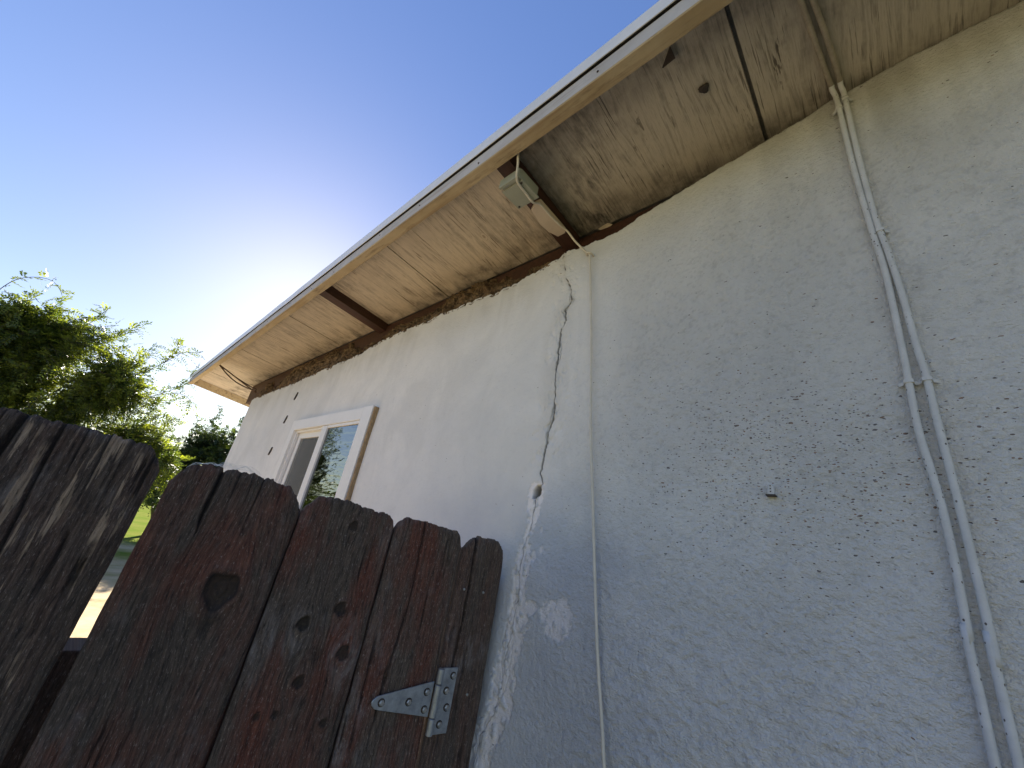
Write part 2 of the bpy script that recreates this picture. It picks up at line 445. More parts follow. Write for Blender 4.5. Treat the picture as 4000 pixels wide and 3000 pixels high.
# ------------------------------------------------------------------ house
house = thing('house', 'pale grey stucco house with cracked wall and flat projecting eave', 'house', (1.0, -3.0, ZG))
CR = np.array([(1.40, .86), (1.128, .866), (1.014, .843), (.93, .807), (.883, .801), (.852, .829), (.80, .817), (.752, .836), (.592, .83), (.419, .813), (.34, .827), (.279, .83), (.226, .835), (.194, .823), (.155, .84), (.075, .841), (-.01, .861), (-.067, .865), (-.127, .852), (-.188, .858), (-.239, .858), (-.286, .867), (-.362, .867), (-.428, .878), (-.491, .916), (-.535, .918), (-.8, .95), (-1.9, .97)])[::-1]
def xcrack(z):
    return np.interp(z, CR[:, 0], CR[:, 1]) + .007 * fbm(np.asarray(z) * 34, 3.3, 71, 4) + .004 * (vn(np.asarray(z) * 150, 7.1, 72) - .5)
ZTX = [-5, -.3, -.15, 0, .03, .14, .25, .334, .474, .61, .70, .80, .86, .93, 1.13, 1.4, 2.0, 2.33, 2.57, 3.14, 3.87, 5.2]
ZTZ = [1.299, 1.299, 1.297, 1.278, 1.265, 1.245, 1.224, 1.205, 1.176, 1.14, 1.132, 1.132, 1.135, 1.115, 1.098, 1.10, 1.10, 1.085, 1.05, 1.03, 1.006, .998]
def soff(y): return 1.300 + .10 * (1 + y)
def ztop(x):
    x = np.asarray(x, float)
    rag = sstep(.1, .9, x)
    z = np.interp(x, ZTX, ZTZ) - .014 * sstep(.95, 1.15, x)
    z = z + rag * (.030 * fbm(x * 11, 1.7, 41, 4) + .02 * fbm(x * 60, 4.7, 43, 3)) + (1 - rag) * .004 * fbm(x * 40, 2.2, 44, 2)
    return np.minimum(z, 1.2985)
ucols = np.concatenate([np.arange(-5, -.7, .15), np.arange(-.7, .70, .0052), np.arange(.70, .80, .0035), np.arange(.80, .838, .0018), np.arange(.838, .862, .0007), np.arange(.862, .90, .0018), np.arange(.90, 1.0, .0035), np.arange(1.0, 1.4, .0065), np.arange(1.4, 2.12, .012), np.linspace(2.12, 3.29, 80), np.arange(3.30, 5.1, .02), [5.10]])
ucols = np.sort(ucols); ucols = ucols[np.concatenate([[True], np.diff(ucols) > 3e-4])]
zrows = np.concatenate([np.linspace(ZG, -.75, 14), np.arange(-.70, -.501, .010), np.arange(-.49, .22, .0034), np.arange(.22, .549, .0048), np.arange(.55, .90, .0052)])
zr_n = zrows[-1]
ztopr = np.linspace(0, 1, 66)[1:]
NRW = len(zrows) + len(ztopr); NCW = len(ucols)
Uc = np.repeat(ucols[None, :], NRW, 0)
Zt = ztop(ucols)
Zw = np.vstack([np.repeat(zrows[:, None], NCW, 1), zr_n + ztopr[:, None] * (Zt[None, :] - zr_n)])
wgt = np.exp(-((Uc - .85) / .16) ** 4)
Xw = Uc + wgt * (xcrack(Zw) - .85)
dc = Xw - xcrack(Zw)                                         # signed distance from the crack (+ = far side)
rough = np.clip(.10 + .95 * sstep(.95, .35, Xw) - .30 * sstep(.45, 1.15, Zw), .08, 1) * (.55 + .9 * (fbm(Xw * 2.1, Zw * 2.1, 9) + .5))
rough = rough + .35 * sstep(.2, -.1, Zw) * sstep(1.05, .8, Xw)
nA = fbm(Xw * 105, Zw * 135, 11, 3); nB = fbm(Xw * 22, Zw * 30, 12, 3); nC = fbm(Xw * 3, Zw * 3, 13, 3)
disp = rough * (.0062 * np.clip(nA, -.22, .25) + .0022 * nB) + .009 * nC + .0012 * nB
pitw = np.clip(rough, 0, 1) * sstep(-.10, -.24, nA)
bluish = sstep(.30, .0, Zw + .25 * fbm(Xw * 4, Zw * 4, 83)) * sstep(.35, .62, Xw + .2 * fbm(Xw * 5, Zw * 5, 84)) * sstep(1.6, 1.1, Xw)  # bluish tone low on the wall around the crack
PLZ = [.21, .192, .153, .091, .031, -.018, -.075, -.129, -.167, -.222, -.244, -.298, -.348, -.396, -.442, -.472, -.517, -.7]
PLX = [.83, .864, .878, .865, .865, .88, .88, .876, .879, .89, .877, .895, .899, .902, .905, .925, .928, .96]
PRX = [.83, .819, .812, .821, .839, .832, .829, .826, .804, .795, .818, .822, .823, .82, .835, .84, .867, .88]
eN = .030 * fbm(Xw * 45, Zw * 45, 21, 4) + .020 * fbm(Xw * 150, Zw * 110, 22, 3)
inL = np.interp(Zw, PLZ[::-1], PLX[::-1]) - Xw + eN
inR = Xw - np.interp(Zw, PLZ[::-1], PRX[::-1]) + eN
peel = sstep(-.002, .004, np.minimum(inL, inR)) * sstep(.215, .19, Zw)
bx_, bz_ = (Xw - .708) / .054, (Zw + .160) / .050
blob = 1 - np.sqrt(bx_ ** 2 + bz_ ** 2) + 16 * eN
peel = np.maximum(peel, sstep(-.02, .06, blob))
peel = peel * np.maximum(sstep(-.20, -.12, fbm(Xw * 70, Zw * 55, 27, 4)), .15)
b3 = 1 - np.hypot((Xw - .80) / .020, (Zw + .155) / .020) + 16 * eN
peel = np.maximum(peel, .9 * sstep(0, .1, b3))
for (q, r_, a_) in ((.815, -.02, .010), (.79, .0, .007), (.80, .055, .006)):
    peel = np.maximum(peel, .7 * sstep(0, .2, 1 - np.hypot((Xw - q) / a_, (Zw - r_) / (1.6 * a_)) + 26 * eN))
disp = disp * (1 - .75 * peel) - .0045 * peel + peel * .003 * fbm(Xw * 120, Zw * 120, 24, 3)
cw = .0008 + .0010 * sstep(.05, .3, Zw) * np.clip(2.2 * fbm(Zw * 14, 2.0, 61, 3) + .5, 0, 1) + .0005 * sstep(.12, .26, Zw)
disp = disp - .034 * np.exp(-(dc / cw) ** 2) * sstep(1.14, 1.10, Zw) * (.55 + .45 * sstep(-.25, .1, Zw))
disp = disp + .007 * np.exp(-np.abs(dc) / .03) * fbm(Xw * 80, Zw * 80, 63, 3)
chip = sstep(.03, .09, fbm(Xw * 42, Zw * 42, 64, 3) * np.exp(-np.abs(dc) / .05)) * sstep(.2, .3, Zw)
disp = disp - .003 * chip
for (off, za, zb, sd_) in ((.014, .80, .93, 3), (-.012, .60, .74, 4), (.010, .33, .46, 5), (-.016, .84, .90, 6), (.022, -.35, -.12, 7), (-.020, -.42, -.22, 8)):
    dh = dc - off * np.sin(np.pi * np.clip((Zw - za) / (zb - za), 0, 1)) - .005 * fbm(Zw * 60, sd_, 67, 3)
    disp = disp - .010 * np.exp(-(dh / .0011) ** 2) * (Zw > za) * (Zw < zb)
inner = np.exp(-(dc / (1.5 * cw)) ** 2) * sstep(1.14, 1.10, Zw) * (.45 + .55 * sstep(.0, .25, Zw))
slab = sstep(.004, -.002, dc) * sstep(-.14, -.02, dc) * sstep(.86, .97, Zw)
disp = disp + .013 * slab
hole = 1 - np.hypot((Xw - .840 + .25 * (Zw - .168)) / .0155, (Zw - .166) / .023) + 16 * eN
hm = sstep(-.05, .22, hole)
disp = disp - .030 * hm; inner = np.maximum(inner, .8 * hm); peel = np.clip(peel * (1 - hm), 0, 1)
disp = disp + .004 * sstep(.03, 0, Zt[None, :] - Zw) * fbm(Xw * 40, Zw * 40, 66, 3) * sstep(.2, .9, Xw)
spkm = np.exp(-((Xw - .13) / .30) ** 2 - ((Zw - .27) / .17) ** 2) * .34 + .010 * sstep(.6, .2, Xw) * sstep(-.2, .1, Zw) + .0012
dirt_shade = .55 * sstep(.26, .02, Zt[None, :] - Zw) * (.6 + 1.0 * fbm(Xw * 6, Zw * 9, 81)) * sstep(.2, 1.2, Xw) + .30 * sstep(.2, .0, Zt[None, :] - Zw) * sstep(.8, .0, Xw) + hm
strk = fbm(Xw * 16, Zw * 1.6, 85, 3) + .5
dirt_shade = dirt_shade + .62 * sstep(.55, .05, Zt[None, :] - Zw + .3 * fbm(Xw * 5, Zw * 5, 87)) * sstep(.15, .70, strk) * sstep(.45, -.15, Xw) + .14 * sstep(.5, .62, strk) * sstep(.35, .1, Zt[None, :] - Zw) * sstep(.8, 1.2, Xw)  # near end: eave shade painted in as streaky darkening; far end: drip stains
dirt_shade = dirt_shade + .30 * np.exp(-((dc - .03) / .045) ** 2) * sstep(.3, .5, Zw) * sstep(1.0, .8, Zw) * sstep(.35, .7, fbm(Xw * 20, Zw * 7, 86, 3) + .5)
dirt_shade = np.clip(dirt_shade + .25 * np.exp(-np.abs(dc) / .012) * sstep(0, .3, Zw), 0, 1)
Vw_ = np.stack([Xw, -1 + disp, Zw], -1)
xm = (Uc[:-1, :-1] + Uc[1:, 1:]) / 2; zm = (Zw[:-1, :-1] + Zw[1:, 1:]) / 2
skip = (xm > 2.125) & (xm < 3.285) & (zm > -.495) & (zm < .549)
ff = grid_faces(NRW, NCW, True, skip)
vv_ = Vw_.reshape(-1, 3).copy()
top0 = (NRW - 1) * NCW
tv = vv_[top0:].copy(); tv[:, 1] = -1.075
fe = np.arange(NCW - 1)
ff = np.vstack([ff, np.stack([top0 + fe + 1, top0 + fe, NRW * NCW + fe, NRW * NCW + fe + 1], -1)])
at = lambda A: np.concatenate([A.ravel(), A[-1]])
obj('wall', np.vstack([vv_, tv]), ff, STUCCO, house, smooth=True, attrs={'peel': at(peel), 'inner': at(np.clip(inner, 0, 1)), 'bluish': at(bluish), 'pit': at(pitw * (1 - peel)), 'specks': at(spkm), 'dirt_shade': at(dirt_shade), 'rough': at(np.clip(rough, 0, 1))})

# other walls of the house and its roof
def deck(y): return soff(y) + .0195
for x0, x1 in ((5.02, 5.098), (-5.0, -4.92)):
    v, f = prism([(-1.012, ZG), (-4.9, ZG), (-4.9, soff(-4.9) - .004), (-1.22, soff(-1.22) - .004), (-1.21, .955), (-1.012, .955)], x0, x1, 'yz')
    obj('side_wall', v, f, STUCCO2, house)
bbox_obj('back_wall', (-4.915, 5.015, -4.98, -4.905, ZG, soff(-4.98) - .004), STUCCO2, house)
v, f = prism([(-.556, deck(-.556)), (-.556, deck(-.556) + .008), (-5.3, deck(-5.3) + .008), (-5.3, deck(-5.3))], -5.3, 6.82, 'yz')
obj('roof_deck', v, f, ROOF, house)
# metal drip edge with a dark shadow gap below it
dp = [(-.5475, 1.3205), (-.5475, 1.3770), (-.75, 1.3770), (-.75, 1.3755), (-.5500, 1.3755), (-.5500, 1.3205)]
dx_ = np.linspace(-5.3, 6.84, 200); DV = []
for x in dx_:
    wy = .004 * float(fbm(x * 2.6, 4.5, 53, 3)); wz = .003 * float(fbm(x * 1.9, 7.5, 54, 3))
    for k, (y, z) in enumerate(dp): DV.append((x, y + (wy + .002 if k in (0, 1, 4, 5) else 0), z + (wz if k in (0, 1, 4, 5) else 0)))
DF = [(i * 6 + k, i * 6 + (k + 1) % 6, (i + 1) * 6 + (k + 1) % 6, (i + 1) * 6 + k) for i in range(199) for k in range(6)] + [tuple(range(6)), tuple(199 * 6 + k for k in range(6))[::-1]]
obj('drip_edge', DV, DF, DRIP, house)
for k in range(16):
    x = -.3 + k * .41 + .06 * math.sin(k * 2.3); z = 1.282 + .012 * math.sin(k * 1.7)
    v, f = tube([(x, -.556, z), (x, -.5515, z), (x, -.5505, z)], [.0035, .0035, .002], 8); obj('nail', v, f, DARKM, house)
bbox_obj('gap_shade_strip', (-5.3, 6.80, -.600, -.558, 1.3135, 1.3330), GAPD, house)  # dark strip, its colour standing in for shadow in the gap
# fascia: one long board, gently wavy; its lower face is bare wood
nx = 260
fx = np.linspace(-5.3, 6.80, nx)
prof = [(-.5530, 1.3130), (-.5530, 1.2545), (-.5555, 1.2500), (-.5985, 1.2500), (-.6010, 1.2540), (-.6010, 1.3290), (-.5990, 1.3130)]
FV = []
for i, x in enumerate(fx):
    wz = .0035 * float(fbm(x * 2.2, .5, 51, 3)); wy = .0035 * float(fbm(x * 1.7, 9.5, 52, 3))
    for k, (y, z) in enumerate(prof):
        FV.append((x, y + wy * (k < 4), z + (wz if 0 < k < 5 else 0)))
m_p = len(prof)
FF = [(i * m_p + k, i * m_p + (k + 1) % m_p, (i + 1) * m_p + (k + 1) % m_p, (i + 1) * m_p + k) for i in range(nx - 1) for k in range(m_p)]
FF += [tuple(range(m_p)), tuple((nx - 1) * m_p + k for k in range(m_p))[::-1]]
fo = obj('fascia_board', FV, FF, FASCIA, house)
fo.data.materials.append(FASCIAF)
for q in range(0, (nx - 1) * m_p, m_p): fo.data.polygons[q].material_index = 1
# board closing the far end of the eave
v, f = prism([(-.603, 1.250), (-1.45, 1.168), (-1.45, soff(-1.45) - .002), (-.603, soff(-.603) - .002)], 6.70, 6.745, 'yz')
obj('end_fascia', v, f, FASCIA, house)
# soffit boards (grain square to the wall)
SB = [(-5.2, -2.6, SOFP), (-2.596, -1.18, SOFP), (-1.174, .1415, SOFP), (.1525, .8990, SOFP), (.9010, 1.568, SOFB), (1.5735, 1.80, SOFB), (1.8040, 2.53, SOFB), (2.532, 3.268, SOFB), (3.273, 3.96, SOFB), (3.964, 4.62, SOFB), (4.624, 5.35, SOFB), (5.354, 6.05, SOFB), (6.054, 6.70, SOFB)]
for k, (x0, x1, mt) in enumerate(SB):
    yi = -1.083 if x0 < 5.0 else -1.45
    nx_ = max(6, int((x1 - x0) / .02)); ny_ = 34
    gx = np.linspace(x0, x1, nx_); gy = np.linspace(-.603, yi, ny_)
    GX, GY = np.meshgrid(gx, gy)
    sag = .0035 * fbm(GX * 3 + k * 3, GY * 2, 90 + k, 2) + (.003 if k % 2 else 0.)
    GZ = soff(GY) + sag
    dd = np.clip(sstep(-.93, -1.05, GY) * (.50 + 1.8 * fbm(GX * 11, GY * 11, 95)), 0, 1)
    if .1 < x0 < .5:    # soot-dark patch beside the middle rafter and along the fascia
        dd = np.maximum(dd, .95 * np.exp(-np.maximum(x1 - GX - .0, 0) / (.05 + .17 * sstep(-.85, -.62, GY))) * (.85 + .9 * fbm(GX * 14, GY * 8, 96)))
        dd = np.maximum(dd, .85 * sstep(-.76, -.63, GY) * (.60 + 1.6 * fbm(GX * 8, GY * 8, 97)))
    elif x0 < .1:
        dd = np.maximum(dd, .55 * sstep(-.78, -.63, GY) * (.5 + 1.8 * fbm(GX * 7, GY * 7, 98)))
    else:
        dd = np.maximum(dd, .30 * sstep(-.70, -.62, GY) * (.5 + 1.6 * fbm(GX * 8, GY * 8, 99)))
    bot = np.stack([GX, GY, GZ], -1).reshape(-1, 3)
    topv = bot.copy(); topv[:, 2] += .018
    fb = grid_faces(ny_, nx_)
    ring = list(range(nx_)) + [r * nx_ + nx_ - 1 for r in range(1, ny_)] + [(ny_ - 1) * nx_ + c_ for c_ in range(nx_ - 2, -1, -1)] + [r * nx_ for r in range(ny_ - 2, 0, -1)]
    N_ = len(bot)
    rg_ = np.array(ring); rn = np.roll(rg_, -1)
    side = np.stack([rg_, rn, rn + N_, rg_ + N_], -1)
    obj('soffit_board', np.vstack([bot, topv]), np.vstack([fb, fb[:, ::-1] + N_, side]), mt, house, smooth=False, attrs={'dirt_shade': np.concatenate([np.clip(dd, 0, 1).ravel()] * 2)})
# rafters crossing the soffit
def rafter(x0, x1, dep):
    P = []
    ys = np.linspace(-.602, -1.0785, 24)
    for i, y in enumerate(ys):
        j = .0015 * float(fbm(y * 30, x0, 57, 2))
        P += [(x0 + j, y, soff(y) - .001), (x0 + j, y, soff(y) - dep), (x1 + j, y, soff(y) - dep), (x1 + j, y, soff(y) - .001)]
    F = []
    for i in range(len(ys) - 1):
        for k in range(4):
            F.append((i * 4 + k, i * 4 + (k + 1) % 4, (i + 1) * 4 + (k + 1) % 4, (i + 1) * 4 + k))
    F += [(0, 1, 2, 3), tuple((len(ys) - 1) * 4 + k for k in (3, 2, 1, 0))]
    return obj('rafter', P, F, BROWN, house)
rafter(2.492, 2.578, .060)
rafter(.868, .932, .058)
bbox_obj('top_plate', (-4.9, 5.099, -1.20, -1.080, .956, soff(-1.20) - .004), BROWN, house)
bbox_obj('plate_end', (5.1, 5.78, -1.19, -1.081, 1.045, soff(-1.19) - .004), BROWN, house)
# crumbled mortar along the broken top of the wall
mx = np.concatenate([np.arange(.87, 2.4, .0055), np.arange(2.4, 5.09, .009)]); mv = np.linspace(0, 1, 18)
MX, MV = np.meshgrid(mx, mv)
zt_ = ztop(MX)
cov = np.clip(.72 + 1.5 * fbm(MX * 2.6, 8.8, 33, 3) + .5 * fbm(MX * 14, 3.3, 36, 3), .25, 1.0) * sstep(.84, 1.02, MX)
hgt = np.maximum(cov * (1.284 - zt_), .015)
MZ = zt_ - .014 + MV * hgt + .016 * fbm(MX * 34, MV * 8, 34, 4) * sstep(0, .2, MV)
MY = -1.002 - .070 * MV ** 1.1 + .085 * fbm(MX * 24, MV * 6, 35, 4) * (.25 + MV * (1.15 - MV) * 2) + .03 * fbm(MX * 70, MV * 16, 37, 3)
MY = np.clip(MY, -1.079, -.996); MY[-1] = -1.079
obj('broken_plaster', np.stack([MX, MY, MZ], -1).reshape(-1, 3), grid_faces(len(mv), len(mx), True), MORTAR, house, smooth=False)
# flakes of old paint left on the plate
v, f = prism([(.774, 1.287), (.728, 1.296), (.705, 1.277), (.716, 1.271), (.762, 1.276)], -1.0795, -1.0775)
obj('paint_flake', v, f, BLOCK, house)
# dark slots left in the plaster beside the window
for x, z in ((3.605, .841), (3.634, .634), (3.703, .366)):
    v, f = prism([(x + .008, z - .030), (x + .018, z - .034), (x + .004, z + .008), (x - .012, z + .032), (x - .010, z + .004)], -1.02, -.990)
    obj('wall_slot', v, f, DARKM, house)
# knot and torn flap in the soffit
kv = []; kf = []
for i, (r_, dz) in enumerate(((.014, .004), (.012, -.003), (.009, -.005), (.005, -.006), (.001, -.0065))):
    for k in range(14):
        q = 2 * math.pi * k / 14; rj = r_ * (1 + .2 * math.sin(3 * q + i)); kv.append((.251 + rj * math.cos(q), -.794 + rj * math.sin(q), soff(-.794) - .003 + dz * .8))
for i in range(4):
    for k in range(14): kf.append((i * 14 + k, i * 14 + (k + 1) % 14, (i + 1) * 14 + (k + 1) % 14, (i + 1) * 14 + k))
kf.append(tuple(4 * 14 + k for k in range(14)))
obj('knot', kv, kf, DARKM, house, smooth=True)
fz = soff(-.65) - .001
obj('torn_flap', [(.290, -.640, fz), (.325, -.672, fz - .012), (.286, -.664, fz - .02), (.288, -.642, fz - .003), (.323, -.674, fz - .014), (.284, -.666, fz - .022)],
    [(0, 1, 2), (5, 4, 3), (0, 3, 4, 1), (1, 4, 5, 2), (2, 5, 3, 0)], GAPD, house)

# window
WX0, WX1, WZ0, WZ1 = 2.085, 3.325, -.50, .587
win = obj('window', *merge([box(2.648, 2.731, -1.03, -.976, WZ0 + .09, .505)]), TRIM, house)
def wpart(name, b, mat, bev=.003):
    o = bbox_obj(name, b, mat, win)
    bevel(o, bev, 2); return o
wpart('casing', (3.247, WX1, -1.01, -.970, WZ0, WZ1), TRIM)
wpart('casing', (WX0, 2.198, -1.01, -.970, WZ0, WZ1), TRIM)
wpart('casing', (2.199, 3.246, -1.01, -.9705, .509, WZ1 - .001), TRIM)
wpart('casing', (2.199, 3.246, -1.01, -.9705, WZ0, -.41), TRIM)
wpart('sash_rail', (2.199, 2.647, -1.01, -.9775, .489, .508), TRIM, .002)
wpart('sealant', (2.068, 2.084, -1.01, -.976, WZ0, WZ1 - .006), SEAL, .006)
# recessed left light
wpart('sash_rail', (2.75, 3.245, -1.05, -1.012, .452, .508), TRIM, .002)
wpart('sash_rail', (2.75, 3.245, -1.05, -1.012, -.41, -.36), TRIM, .002)
wpart('sash_stile', (3.175, 3.245, -1.05, -1.013, -.36, .452), TRIM, .002)
wpart('jamb_strip', (3.228, 3.246, -1.010, -.990, -.41, .507), TRIM, .001)
wpart('head_strip', (2.733, 3.226, -1.010, -.990, .494, .507), TRIM, .001)
obj('pane', *box(2.199, 2.647, -.9885, -.9865, -.41, .4885), GLASS, win)
obj('pane', *box(2.733, 3.174, -1.034, -1.032, -.359, .451), GLASS, win)
obj('insect_screen', *box(2.733, 3.174, -1.0205, -1.0195, -.359, .451), SCREEN, win)
cx = np.linspace(2.15, 3.28, 120); cz = np.linspace(-.55, .60, 6)
CX, CZ = np.meshgrid(cx, cz)
obj('curtain', np.stack([CX, -1.13 + .014 * np.sin(CX * 75) + .008 * np.sin(CX * 31 + 1), CZ], -1).reshape(-1, 3), grid_faces(6, 120), CURT, win, smooth=True)
obj('interior', *merge([box(1.9, 3.6, -2.2, -2.15, -.9, 1.0), box(1.85, 1.9, -2.2, -1.08, -.9, 1.0), box(3.6, 3.65, -2.2, -1.08, -.9, 1.0), box(1.85, 3.65, -2.2, -1.08, -.95, -.9), box(1.85, 3.65, -2.2, -1.21, 1.0, 1.05)]), INNER, house)

# ------------------------------------------------------------------ things fixed to the house
jb = thing('junction_box', 'grey green metal junction box screwed beneath the middle rafter', 'junction box', (.855, -.69, 1.19))
bb = obj('box_body', *box(.823, .915, -.745, -.645, 1.196, 1.241), BOXG, jb); bevel(bb, .004)
cv = obj('cover', *box(.818, .920, -.750, -.655, 1.190, 1.1955), BOXG, jb); bevel(cv, .002)
lp = obj('mounting_lip', *box(.820, .918, -.6445, -.634, 1.190, 1.230), BOXG, jb); bevel(lp, .002)
for sx_, sy_ in ((.830, -.664), (.908, -.741)):
    v, f = tube([(sx_, sy_, 1.1898), (sx_, sy_, 1.187)], .004, 8)
    obj('screw', v, f, DARKM, jb)

pb = [(.874, -.785), (.848, -.787), (.850, -.90), (.852, -.962), (.860, -.973), (.899, -.974), (.917, -.930), (.920, -.880), (.912, -.835), (.905, -.800)]
o = obj('mounting_block', *prism(pb, 1.222, 1.2395, 'xy'), BLOCK)
tag(o, 'pale beige painted block on the brown rafter beside junction box', 'wood block'); bevel(o, .003)

cable = thing('thin_cable', 'thin off-white cable hanging down the wall from the junction box', 'cable', (.53, -.99, ZG))
cp = [(.812, -.604, 1.270), (.815, -.618, 1.225), (.826, -.632, 1.192), (.838, -.655, 1.1845), (.842, -.70, 1.1835), (.846, -.75, 1.1835), (.850, -.79, 1.214), (.853, -.85, 1.2165), (.850, -.915, 1.2165), (.842, -.962, 1.2155), (.815, -.985, 1.17), (.775, -.989, 1.115), (.737, -.984, 1.066)]
v, f = tube(spline(cp, 8), .0042, 8); obj('cable_run', v, f, CABLE, cable, smooth=True)
cw_ = [(.737, -.984, 1.066), (.729, -.983, 1.054), (.708, -.985, .88), (.687, -.986, .708), (.665, -.986, .50), (.646, -.985, .329), (.622, -.985, .164), (.594, -.985, -.038), (.568, -.984, -.207), (.532, -.983, -.399), (.48, -.983, -.75), (.40, -.984, ZG + .1)]
v, f = tube(spline(cw_, 10), .0042, 8); obj('cable_drop', v, f, CABLE, cable, smooth=True)
v, f = tube(spline([(.722, -.998, 1.060), (.723, -.978, 1.061), (.740, -.976, 1.068), (.752, -.998, 1.075)], 5), .0035, 6)
obj('staple', v, f, CABLE, cable, smooth=True)

def conduit(label, wall_pts, sof_pts, clamps, sclamps):
    t = thing('conduit', label, 'conduit', (wall_pts[-1][0], -.985, ZG), 'conduits on the wall')
    pts = [(x, -.986, z) for x, z in wall_pts] + [(wall_pts[-1][0] - .002, -.986, ZG + .05)]
    sp = [(x, y, soff(y) - .0085) for x, y in sof_pts]
    elbow = [sp[-1], (sp[-1][0], -.976, 1.2865), (wall_pts[0][0], -.986, 1.272), pts[0]]
    v, f = tube(spline(pts, 8), .0059, 10); obj('pipe', v, f, PIPE, t, smooth=True)
    v, f = tube(spline(sp, 6), .0059, 10); obj('soffit_pipe', v, f, PIPE2, t, smooth=True)
    v, f = tube(spline(elbow, 5), .0060, 10); obj('elbow', v, f, PIPE, t, smooth=True)
    for z in clamps:
        x = float(np.interp(-z, [-p[1] for p in wall_pts], [p[0] for p in wall_pts]))
        a = [(x - .015, -.993, z - .003), (x - .008, -.988, z - .002), (x - .0066, -.9800, z), (x, -.9785, z), (x + .0066, -.9800, z), (x + .008, -.988, z - .002), (x + .015, -.993, z - .003)]
        V_ = []; 
        for p in a: V_ += [(p[0], p[1], p[2] - .0035), (p[0], p[1], p[2] + .0035)]
        F_ = [(2 * i, 2 * i + 1, 2 * i + 3, 2 * i + 2) for i in range(len(a) - 1)]
        o = obj('clamp', V_, F_, PIPE, t)
        m = o.modifiers.new('thick', 'SOLIDIFY'); m.thickness = .0025
    return t
cl = [(-.026, 1.262), (-.028, 1.218), (-.032, .995), (-.040, .79), (-.047, .662), (-.047, .477), (-.046, .41), (-.045, .309), (-.052, .199), (-.053, .10), (-.050, -.015), (-.048, -.166)]
cr = [(-.043, 1.250), (-.045, .995), (-.050, .82), (-.058, .713), (-.064, .599), (-.067, .485), (-.0705, .422), (-.0705, .372), (-.071, .313), (-.0725, .208), (-.073, .094), (-.073, .035), (-.072, -.042), (-.070, -.159)]
conduit('left one of the paired grey painted conduits down the wall', cl, [(.02, -.605), (.008, -.711), (-.006, -.842), (-.017, -.935), (-.022, -.968)], (1.218, .41), ())
conduit('right one of the paired grey painted conduits, three straps, nearest the frame edge', cr, [(.003, -.605), (-.013, -.727), (-.028, -.842), (-.038, -.935), (-.040, -.968)], (1.24, .779, .411), ())

o = thing('wall_bracket', 'small painted metal bracket stub on the speckled stucco wall', 'bracket', (.193, -1, .187))
v, f = prism([(.187, .187), (.199, .187), (.199, .203), (.196, .209), (.190, .209), (.187, .203)], -.9995, -.986)
b_ = obj('stub', v, f, PIPE, o); bevel(b_, .0015)
v, f = prism([(.184, .184), (.202, .184), (.202, .187), (.184, .187)], -.999, -.982); obj('stub_foot', v, f, DARKM, o)
for zz in (.193, .199, .205):
    v, f = tube([(.193, -.9862, zz), (.193, -.9845, zz)], .0014, 6); obj('stub_hole', v, f, DARKM, o)

wires = thing('wire_bundle', 'brown wires sagging under the far corner of the eave', 'wires', (5.6, -.95, 1.1))
for k, (dz, dy) in enumerate(((0, 0), (-.045, .012), (-.02, -.02))):
    a = np.array([5.35, -.612, 1.288]); b = np.array([5.06, -1.0 + .005 * k, 1.06 + .018 * k])
    P = [a + (b - a) * t + np.array([0, dy, dz]) * math.sin(math.pi * t) for t in np.linspace(0, 1, 16)]
    v, f = tube(P, .0075, 6); obj('wire', v, f, WIRE, wires, smooth=True)

